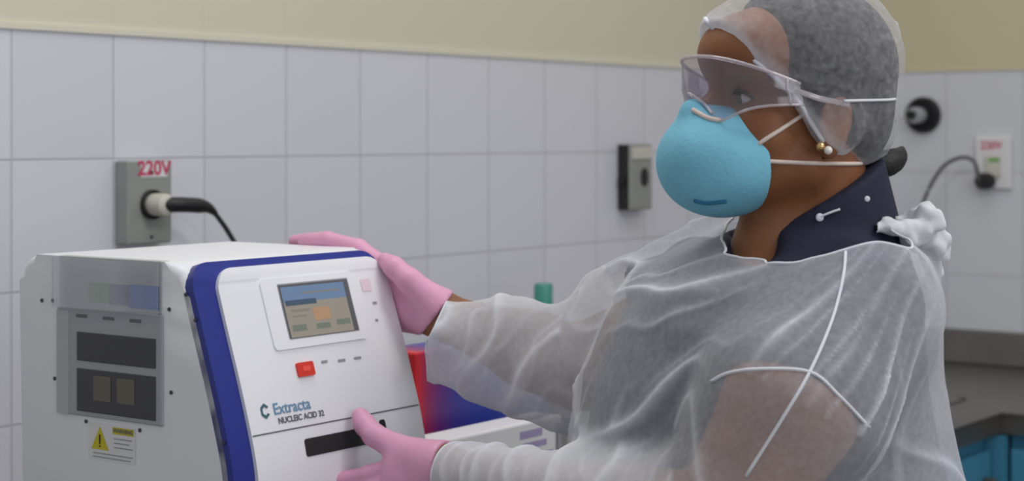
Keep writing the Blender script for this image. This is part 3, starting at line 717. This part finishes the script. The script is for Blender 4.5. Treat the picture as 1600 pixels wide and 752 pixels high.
B.cone(P(1188, 405, 1.825), P(1225, 300, 1.83), .034, .034, .02)         # throat
# head
B.ell(HP(-.006, 0, .056), (.090, .071, .081), RH, .02); B.ell(H(.043, 0, .072), (.063, .060, .046), RL, .02)
B.ell(HP(.045, 0, -.008), (.050, .054, .078), RH, .02)
for s in (-1, 1):
    B.cone(HP(.008, s*.046, -.045), HP(.068, s*.012, -.078), .022, .020, .02)
    B.ell(HP(.056, s*.036, -.022), (.030, .026, .026), RH, .015)
    B.cone(HP(.090, s*.012, .036), HP(.070, s*.045, .036), .012, .011, .014)
    B.ell(HP(.093, s*.033, .014), (.013, .018, .012), RH, .012, 'sub')
    B.ell(HP(.074, s*.032, .0135), (.0135, .0155, .0125), RH, .004)     # lids over the eyeball
    c = H(-.006, s*.071, .002)
    e1 = HP(-.004, s*.074, .004)
    B.ell(e1, (.019, .007, .032), RH, .006); B.ell(HP(.002, s*.081, .004), (.009, .006, .017), RH, .004, 'sub')
    B.ell(HP(-.002, s*.075, -.026), (.009, .006, .010), RH, .005)
B.chain([HP(.090, 0, .024), HP(.110, 0, -.008), HP(.115, 0, -.018)], [.009, .0105, .0125], .012)
for s in (-1, 1): B.ell(HP(.102, s*.011, -.021), (.011, .008, .008), RH, .006)
B.ell(HP(.092, 0, -.043), (.014, .022, .0065), RH, .006); B.ell(HP(.089, 0, -.053), (.013, .019, .0065), RH, .006)
B.ell(HP(.077, 0, -.080), (.019, .021, .015), RH, .014)
me = B.surface('body'); relax(me, 2, .4)
body_me = me; attach(link('body', me, M['skin'], None, True))
# eyes, brows
def ellobj(name, c, r, R, m, par=None, seg=20):
    bm = bmesh.new(); bmesh.ops.create_uvsphere(bm, u_segments=seg, v_segments=seg//2+2, radius=1)
    for v in bm.verts:
        q = Vector((v.co.x*r[0], v.co.y*r[1], v.co.z*r[2])); v.co = Vector([sum(R[i][k]*q[k] for k in range(3)) for i in range(3)])+Vector(c)
    return attach(link(name, mesh_of(bm), m, None, True))
for s in (-1, 1):
    ellobj('eye', HP(.0765, s*.032, .013), (.0128, .0135, .0085), RH, M['eye_white'])
    ellobj('iris', HP(.0865, s*.032, .012), (.0042, .0058, .0058), RH, M['iris'])
    bm = bmesh.new(); tube(bm, catmull([HP(.101, s*.014, .036), HP(.099, s*.028, .043), HP(.088, s*.043, .041), HP(.078, s*.052, .034)], 5), lambda t: .0035-.002*t, 8)
    attach(link('eyebrow', mesh_of(bm), M['hair'], None, True))
    bm = bmesh.new(); tube(bm, catmull([HP(.088, s*.018, .017), HP(.0915, s*.030, .0195), HP(.087, s*.044, .016), HP(.080, s*.050, .012)], 5), .0018, 8)
    attach(link('eyelashes', mesh_of(bm), M['iris'], None, True))

# --- hair and cap
def edge_u(f): return np.interp(f, [-.2, -.10, -.07, -.04, -.013, .007, .037, .074, .095, .11, .2], [-.03, -.032, -.040, -.044, -.034, -.019, .026, .064, .098, .110, .125])
def below(off):
    def fn(X, Y, Z):
        f = (X-O.x)*Fv.x+(Y-O.y)*Fv.y; u = Z-O.z
        return ((edge_u(f)+off-u)*.75).astype(np.float32)
    return fn
def head_field(h=.0035): return Field(rng(.10, .46, h), rng(1.68, 2.0, h), rng(1.36, 1.66, h))
A_ = head_field()
A_.ell(H(-.012, 0, .060), (.097, .081, .088), RL, .02); A_.ell(H(-.050, 0, .0), (.048, .060, .048), RL, .03)
A_.op(lambda X, Y, Z: (((X-O.x)*Fv.x+(Y-O.y)*Fv.y)-.050-(Z-O.z-.08)*.12).astype(np.float32), (.1, 1.68, 1.36), (.46, 2.0, 1.66), .02, 'cut')
A_.op(below(.004), (.1, 1.68, 1.36), (.46, 2.0, 1.66), .006, 'cut')
me = A_.surface('hair'); relax(me, 1); 
attach(link('hair', me, M['hair'], None, True))
bm = bmesh.new(); tube(bm, catmull([P(1352, 250, 1.85), P(1382, 256, 1.85), P(1402, 246, 1.86), P(1410, 232, 1.87)], 6), lambda t: .012*math.sin(math.pi*min(1, .25+t*.72))+.002, 14)
attach(link('hair_lock', mesh_of(bm), M['hair'], None, True))
K = head_field(.0030)
K.ell(H(-.010, 0, .064), (.105, .088, .095), RL, .02); K.ell(H(-.052, 0, .005), (.054, .065, .056), RL, .03); K.ell(H(.05, 0, .088), (.058, .055, .036), RL, .02)
K.ell(H(-.004, .070, .0), (.028, .018, .032), RL, .02)
K.op(below(0), (.1, 1.68, 1.36), (.46, 2.0, 1.66), .004, 'cut')
me = K.surface('hair_cap'); relax(me, 2)
def displace(me, fn):
    bm = bmesh.new(); bm.from_mesh(me); bm.normal_update()
    lay = []
    for v in bm.verts:
        a, f = fn(v.co, v.normal); v.co = v.co+v.normal*a; lay.append(f)
    bm.to_mesh(me); bm.free(); me.update()
    at = me.attributes.new('fold', 'FLOAT', 'POINT'); at.data.foreach_set('value', np.clip(lay, 0, 1).astype(np.float32))
def ridge(x): return 1-abs(math.sin(x))
def capfn(co, n):
    q = co-O; f = q.dot(Fv); u = q.z; l = q.dot(Lv)
    ang = math.atan2(u-.03, f+.02); w = noise.noise(co*18)*1.2
    r = ridge(ang*2.2+w*1.6+l*24)**6*.7*max(0, .5+noise.noise(co*13))+ridge(ang*4-l*12+w*2.5)**8*.5*max(0, .4+noise.noise(co*16+Vector((7, 7, 7)))) 
    e = u-edge_u(f)
    band = math.exp(-(e/.009)**2)
    front = max(0, min(1, (f-.055)/.03))*max(0, min(1, 1-(e-.01)/.05))
    return r*.003+noise.noise(co*60)*.0012, r*.35+band*.7+front*.25
displace(me, capfn)
cap_me = me; cap = attach(link('hair_cap', me, M['cap'], None, True))
def bvh(me): return BVHTree.FromPolygons([v.co.copy() for v in me.vertices], [tuple(p.vertices) for p in me.polygons])
def on_mesh(tree, px, py, off=.001):
    o = Vector((0, 0, CAMZ)); dr = (P(px, py, 1)-o).normalized(); h = tree.ray_cast(o, dr)
    return None if h[0] is None else h[0]+h[1]*off*(1 if h[1].dot(dr) < 0 else -1)
ctree = bvh(cap_me)
def pathon(tree, pts, off=.001, n=6):
    dense = catmull([Vector((a, b, 0)) for a, b in pts], n); out = [on_mesh(tree, p.x, p.y, off) for p in dense]; return [p for p in out if p is not None]

# --- scrubs
zs = np.concatenate([rng(.70, 1.0, .01), np.arange(1.008, 1.46, .0045)])
Sx = Field(rng(-.0, .54, .0048), rng(1.56, 2.2, .0048), zs)
Sx.op(torso_fn(-.017, .78), (.0, 1.62, .78), (.52, 2.12, 1.40), .01)
hem_n = A0.lerp(A1, 1.02); hem_f = S_f.lerp(E_f, .50)
Sx.cone(A0, A0.lerp(A1, .4), .064, .064, .01); Sx.cone(S_f+Vector((.02, -.04, -.03)), S_f.lerp(hem_f, .3), .058, .056, .012)
Sx.cone(NB+Vector((.012, 0, -.04)), NT+Vector((.014, .0, -.02)), .082, .067, .015)
def plane_cut(a, b, c):                               # keep the side below the plane through three points
    nn = (Vector(b)-Vector(a)).cross(Vector(c)-Vector(a)).normalized()
    if nn.z < 0: nn = -nn
    def fn(X, Y, Z): return (X-a[0])*nn.x+(Y-a[1])*nn.y+(Z-a[2])*nn.z
    return fn
pa, pb_ = P(1195, 368, 1.80), P(1372, 262, 1.80); pcut = plane_cut(pa, pb_, pa+Vector((.0, .1, .004)))
# collar plane only matters near the neck
def collar(X, Y, Z):
    r = np.sqrt((X-NB.x-.01)**2+(Y-NB.y)**2); return np.where(r < .105, pcut(X, Y, Z), -.05+0*X).astype(np.float32)
Sx.op(collar, (.1, 1.7, 1.30), (.46, 2.05, 1.46), .002, 'cut')
def cut_past(a, nrm):
    nrm = nrm.normalized()
    def fn(X, Y, Z): return ((X-a.x)*nrm.x+(Y-a.y)*nrm.y+(Z-a.z)*nrm.z).astype(np.float32)
    return fn
Sx.ell(P(1172, 372, 1.775), (.032, .05, .030), None, .006, 'sub')
def near_hem(X, Y, Z):
    p = cut_past(hem_n.lerp(S_n, -.02), (E_n-S_n))(X, Y, Z); dd = np.sqrt((X-hem_n.x)**2+(Y-hem_n.y)**2+(Z-hem_n.z)**2)
    return np.where(dd < .10, -p, .05).astype(np.float32)
me = Sx.surface('scrub_top'); relax(me, 2)
scr_me = me; scr = attach(link('scrub_top', me, M['navy'], None, True))
stree = bvh(scr_me)

for a_, h_, r_ in ((A0, hem_n, .0710), (S_f+Vector((.02, -.02, -.02)), hem_f, .066)):
    lo_ = [min(a_[i], h_[i])-.10 for i in range(3)]; hi_ = [max(a_[i], h_[i])+.10 for i in range(3)]
    Q = Field(*[rng(lo_[i], hi_[i], .005) for i in range(3)])
    Q.cone(a_, h_+(h_-a_)*.4, .064, r_+.003); Q.op(cut_past(h_, (h_-a_)+Vector((.02, 0, 0))), lo_, hi_, .002, 'cut')
    me = Q.surface('scrub_sleeve'); attach(link('scrub_sleeve', me, M['navy'], None, True))
# --- gown
zs = np.concatenate([rng(.43, .95, .012), np.arange(.96, 1.45, .0034)])
G = Field(rng(-.10, .56, .0034), rng(1.53, 2.22, .0034), zs)
G.op(torso_fn(0, .45), (.0, 1.60, .45), (.54, 2.14, 1.40), .01)
G.chain([A0, A1, E_n+Vector((0, 0, .004)), E_n.lerp(W_n, .45)+Vector((0, 0, -.002)), W_n.lerp(E_n, .02)], [.083, .085, .063, .046, .036], .028)
G.chain([S_f+Vector((.02, -.02, -.02)), P(1010, 505, 2.02), E_f+Vector((0, 0, -.005)), E_f.lerp(W_f, .5)+Vector((0, 0, -.014)), P(684, 532, 2.10)], [.078, .074, .066, .060, .047], .028)
G.cone(P(1163, 338, 1.93), P(1040, 425, 1.96), .018, .034, .03)        # raised far collar flap
G.cone(P(1430, 390, 1.84), P(1360, 392, 1.80), .022, .018, .03)
gme = G.surface('gown'); relax(gme, 3)
pv = P(1560, 200, 1.8)
def along(co, pts):
    best = (9, 0, 0); acc = 0
    for i in range(len(pts)-1):
        ab = pts[i+1]-pts[i]; L = ab.length; t = max(0, min(1, (co-pts[i]).dot(ab)/L/L)); dd = (co-pts[i]-ab*t).length
        if dd < best[0]: best = (dd, acc+t*L, i)
        acc += L
    return best
armN = [S_n, P(1240, 625, 1.665), E_n, W_n]; armF = [S_f, P(1010, 505, 2.02), E_f, W_f]
def ramp(x, a, b): x = max(0, min(1, (x-a)/(b-a))); return x*x*(3-2*x)
def gownfn(co, n):
    dn, sn, i1 = along(co, armN); df, sf, i2 = along(co, armF)
    w = noise.noise(co*9)*1.0; w2 = noise.noise(co*22+Vector((5, 1, 2)))
    # long soft creases fanning over the trunk
    q = co-pv; a = math.atan2(-q.z, -q.x)
    fr = 1-ramp(co.x, .33, .42); bk = 1-fr
    r = ridge(a*21+w*1.5+co.y*5)**5*max(0, .8+1.1*noise.noise(co*11+Vector((3, 3, 3))))*fr
    r += ridge(a*36+w*2.4+w2*.3)**6*.7*max(0, .45+noise.noise(co*8+Vector((1, 8, 3))))*fr
    r += ridge((co.x*.75+co.z*.55)*30+w*1.6)**5*bk*.8
    low = ramp(1.25-co.z, 0, .12)*ramp(.24-co.x, 0, .08)
    r += ridge(co.y*38+w*1.5)**5*low*.5
    r = min(1.25, r); D, Fo = r*.0085+w2*.0022, r*.75+bk*.15
    # upper near sleeve
    k = (1-ramp(dn, .078, .104))*(1 if i1 == 1 else (ramp(sn, .10, .19) if i1 == 0 else 0))
    ru = ridge(sn*18+w*2.5+co.x*9)**6*.7
    D = D*(1-k)+k*(ru*.004+w2*.002); Fo = Fo*(1-k)+k*(ru*.65)
    # forearm sleeves, gathered in rings
    for s, dd, seg, lim in ((sf, df, i2, .088), (sn, dn, i1, .060)):
        k = (1-ramp(dd, lim-.008, lim+.018))*(1 if seg >= 2 else (ramp(s, .06, .15) if seg == 1 and lim > .08 else 0))
        if k <= 0: continue
        ang = math.atan2((co.z-1.2), (co.y-1.9))
        rr = ridge(s*42+w*2.6+ang*1.2)**3*(.55+.6*noise.noise(co*14+Vector((9, 0, 0))))+.5*ridge(s*70+w2*2+ang*2.4)**4*max(0, .4+w)
        D = D*(1-k)+k*(rr*.0085+w2*.004); Fo = Fo*(1-k)+k*((.34 if lim > .08 else .48)+rr*.8)
    return D, Fo
displace(gme, gownfn); relax(gme, 2, .5)
# openings: neck and cuffs
ncut = plane_cut(P(1172, 378, 1.80), P(1400, 350, 1.80), P(1168, 322, 1.94))
def kill(c):
    r = math.hypot(c.x-NB.x-.0, (c.y-NB.y))
    if c.z > 1.325 and r < .165 and float(ncut(c.x, c.y, c.z)) > 0: return True
    if (c-W_n).dot((W_n-E_n).normalized()) > -.004 and (c-W_n).length < .09: return True
    if (c-P(676, 516, 2.10)).dot(Vector((-.905, 0, .425))) > 0 and (c-W_f).length < .10: return True
    if c.z < .47: return True
    return False
cutmesh(gme, kill)
gown = attach(link('gown', gme, M['gown'], None, True))
gtree = bvh(gme)
def seam(name, pts, r, m=None, tree=gtree):
    q = pathon(tree, pts, .0005)
    if len(q) > 2: bm = bmesh.new(); tube(bm, q, r, 8); attach(link(name, mesh_of(bm), m or M['gown_edge'], None, True))
seam('gown_seam', [(1322, 378), (1318, 430), (1300, 500), (1266, 580), (1225, 650), (1165, 745)], .0015)
seam('gown_seam', [(1112, 596), (1140, 583), (1190, 577), (1266, 582), (1310, 618), (1358, 668)], .0015)
def rim(me, name, test, r):                            # rolled edge along the mesh's open boundary
    bm = bmesh.new(); bm.from_mesh(me); E = [e for e in bm.edges if e.is_boundary and test(e.verts[0].co)]
    seen = set(); k = 0
    for e0_ in E:
        if e0_ in seen: continue
        path = [e0_.verts[0]]; v = e0_.verts[1]; seen.add(e0_)
        while True:
            path.append(v); nx = [e for e in v.link_edges if e.is_boundary and e not in seen and test(e.verts[0].co)]
            if not nx: break
            seen.add(nx[0]); v = nx[0].other_vert(v)
        if len(path) > 25:
            b2 = bmesh.new(); q = [path[i].co.copy() for i in range(0, len(path), 2)]
            q = [q[0]]+[(q[i-1]+q[i]*2+q[i+1])/4 for i in range(1, len(q)-1)]+[q[-1]]
            tube(b2, q, r, 6); attach(link(name, mesh_of(b2), M['gown_edge'], None, True))
    bm.free()
rim(gme, 'gown_neckline', lambda c: c.z > 1.28 and c.x > .1, .0014)
rim(gme, 'gown_cuff', lambda c: c.x < .02, .0010)

# tie bunched at the back of the neck
T = Field(rng(.36, .50, .003), rng(1.72, 1.94, .003), rng(1.27, 1.43, .003))
T.chain([P(1405, 352, 1.82), P(1440, 352, 1.82), P(1458, 385, 1.83), P(1462, 425, 1.85)], [.008, .019, .015, .008], .01)
T.chain([P(1425, 372, 1.80), P(1455, 345, 1.80), P(1447, 332, 1.80)], [.012, .011, .006], .008); T.chain([P(1430, 372, 1.82), P(1466, 378, 1.82)], [.013, .009], .008)
T.chain([P(1335, 362, 1.775), P(1385, 352, 1.785), P(1430, 362, 1.80)], [.005, .007, .011], .008)
tme = T.surface('gown_tie'); displace(tme, lambda co, n: (noise.noise(co*75)*.006+ridge(co.x*160+co.z*90)**3*.002, 0)); relax(tme, 1)
attach(link('gown_tie', tme, M['tie'], None, True))

# printed motif on the collar
for px, py, r in ((1281, 340, .0042), (1354, 311, .003)):
    c = on_mesh(stree, px, py, .001)
    if c is None: continue
    bm = bmesh.new(); bmesh.ops.create_uvsphere(bm, u_segments=10, v_segments=6, radius=r, matrix=Matrix.Translation(c) @ Matrix.Diagonal((1, .3, 1, 1)))
    if px == 1281:
        q = pathon(stree, [(1281, 339), (1298, 332), (1312, 327)], .001)
        if len(q) > 2: tube(bm, q, .0013, 6)
    attach(link('collar_motif', mesh_of(bm), M['gown_edge'], None, True))

# --- gloves
Gn = Field(rng(-.25, .0, .0026), rng(1.84, 2.03, .0026), rng(.98, 1.16, .0026)); hand_near(Gn, .0012, True); Gn.op(cut_past(P(699, 742, 1.895), W_n-P(630, 740, 1.93)), (-.25, 1.84, .98), (0, 2.03, 1.16), .001, 'cut')
me = Gn.surface('glove'); relax(me, 1); attach(link('glove', me, M['glove'], None, True))
bm = bmesh.new(); ax = (E_n-W_n).normalized()
Gf = Field(rng(-.32, -.02, .0026), rng(2.03, 2.29, .0026), rng(1.18, 1.36, .0026)); hand_far(Gf, .0012, True); Gf.op(cut_past(P(676, 500, 2.105), Vector((.8, 0, -.6))), (-.32, 2.03, 1.18), (-.02, 2.29, 1.36), .001, 'cut')
me = Gf.surface('glove'); relax(me, 1); attach(link('glove', me, M['glove'], None, True))

# --- mask
K = Field(rng(.11, .33, .0028), rng(1.68, 1.92, .0028), rng(1.34, 1.52, .0028))
K.ell(H(.080, 0, -.030), (.069, .057, .050), RL, .01); K.ell(H(.086, 0, -.048), (.056, .050, .042), RL, .03)
K.cone(H(.118, 0, .016), H(.10, 0, -.01), .010, .03, .02)
mcut = lambda X, Y, Z: (((X-O.x)*Fv.x+(Y-O.y)*Fv.y-.058)*-.95+(Z-O.z+.035)*.12).astype(np.float32)
K.op(mcut, (.11, 1.68, 1.34), (.33, 1.92, 1.52), .004, 'cut')
me = K.surface('face_mask'); relax(me, 2); mask_me = me; mask = attach(link('face_mask', me, M['mask'], None, True))
mtree = bvh(mask_me)
seam('mask_print', [(1085, 313), (1105, 317), (1135, 314)], .0022, M['mask_print'], mtree)
q = pathon(mtree, [(1082, 172), (1105, 185), (1128, 190)], .001)
if len(q) > 2: bm = bmesh.new(); tube(bm, q, .0025, 8); attach(link('nose_clip', mesh_of(bm), M['strap'], None, True))
def strap(pts): bm = bmesh.new(); tube(bm, catmull(pts, 6), .0024, 8); return attach(link('mask_strap', mesh_of(bm), M['strap'], None, True))
btree = bvh(body_me)
seam('mask_strap', [(1185, 225), (1200, 215), (1222, 201), (1252, 181), (1275, 168)], .0022, M['strap'], btree)
seam('mask_strap', [(1190, 251), (1220, 253), (1260, 255), (1318, 256), (1345, 256)], .0022, M['strap'], btree)
seam('mask_strap', [(1318, 158), (1350, 157), (1385, 156), (1398, 155)], .0014, M['gown_edge'], ctree)
seam('cap_edge', [(1097, 24), (1130, 58), (1190, 103), (1243, 152), (1268, 192), (1290, 225)], .0024, M['gown_edge'], ctree)

# --- goggles
def vis(l, s):                                        # lateral, 0 bottom .. 1 top
    x = min(1, abs(l)/.080); f = .040+.077*math.sqrt(max(0, 1-x**2.6))
    top = .040+.032*(f-.04)/.086
    bot = .012+.008*x-.012*math.exp(-((abs(l)-.040)/.02)**2)+.014*math.exp(-(l/.012)**2)
    return H(f-(.004 if s < .5 else 0)*(1-s), l, bot+(top-bot)*s)
NLv = 48; bm = bmesh.new(); Rw = []
ls = [(.080*math.sin(math.radians(-90+180*i/NLv))) for i in range(NLv+1)]
for l in ls: Rw.append([bm.verts.new(vis(l, s/8)) for s in range(9)])
for i in range(NLv):
    for j in range(8): bm.faces.new((Rw[i][j], Rw[i+1][j], Rw[i+1][j+1], Rw[i][j+1]))
gl = link('safety_goggles', mesh_of(bm), M['lens'], None, True); attach(gl)
for s in (0, 1):
    bm = bmesh.new(); tube(bm, [vis(l, s) for l in ls], .0014 if s == 0 else .0020, 8); attach(link('goggle_frame', mesh_of(bm), M['goggle_frame'], None, True))
for s in (-1, 1):
    bm = bmesh.new(); tube(bm, [vis(s*.079, t/5) for t in range(6)], .0018, 8)
    attach(link('goggle_hinge', mesh_of(bm), M['goggle_frame'], None, True))
    bm = bmesh.new(); tube(bm, [H(.046, s*.079, .034), H(.02, s*.081, .026), H(-.015, s*.080, .020)], .003, 8, .3); attach(link('goggle_temple', mesh_of(bm), M['goggle_frame'], None, True))
bm = bmesh.new(); tube(bm, catmull([vis(-.03, .1), H(.112, -.014, .022), H(.122, 0, .032), H(.112, .014, .022), vis(.03, .1)], 5), .0016, 8)
attach(link('nose_bridge', mesh_of(bm), M['goggle_frame'], None, True))
# earring
e0 = P(1282, 229, 1.762)
bm = bmesh.new(); bmesh.ops.create_uvsphere(bm, u_segments=14, v_segments=8, radius=.0048, matrix=Matrix.Translation(e0)); er = attach(link('earring', mesh_of(bm), M['gold'], None, True))
bm = bmesh.new(); bmesh.ops.create_uvsphere(bm, u_segments=14, v_segments=8, radius=.0042, matrix=Matrix.Translation(P(1294, 235, 1.758))); attach(link('earring_pearl', mesh_of(bm), M['pearl'], None, True))
# trousers and shoes
K = Field(rng(.0, .50, .008), rng(1.62, 2.12, .008), rng(.05, .92, .01))
for sy in (-.085, .085):
    hip = Vector((.275, CYT+sy, .86)); kn = Vector((.255, CYT+sy*1.05, .47)); an = Vector((.275, CYT+sy*1.1, .10))
    K.chain([hip, kn, an], [.105, .078, .066], .03)
me = K.surface('trousers'); relax(me, 1); attach(link('trousers', me, M['trousers'], None, True))
for sy in (-.085, .085):
    K = Field(rng(.04, .40, .005), rng(CYT+sy*1.1-.08, CYT+sy*1.1+.08, .005), rng(.0, .14, .005)-.002)
    an = Vector((.275, CYT+sy*1.1, .05)); K.cone(an+Vector((.03, 0, 0)), an+Vector((-.16, 0, -.014)), .05, .036, .02)
    K.op(lambda X, Y, Z: (.003-Z).astype(np.float32), (0, 1.6, -.01), (.5, 2.2, .2), 0, 'cut')
    attach(link('shoe', K.surface('shoe'), M['shoe'], None, True))
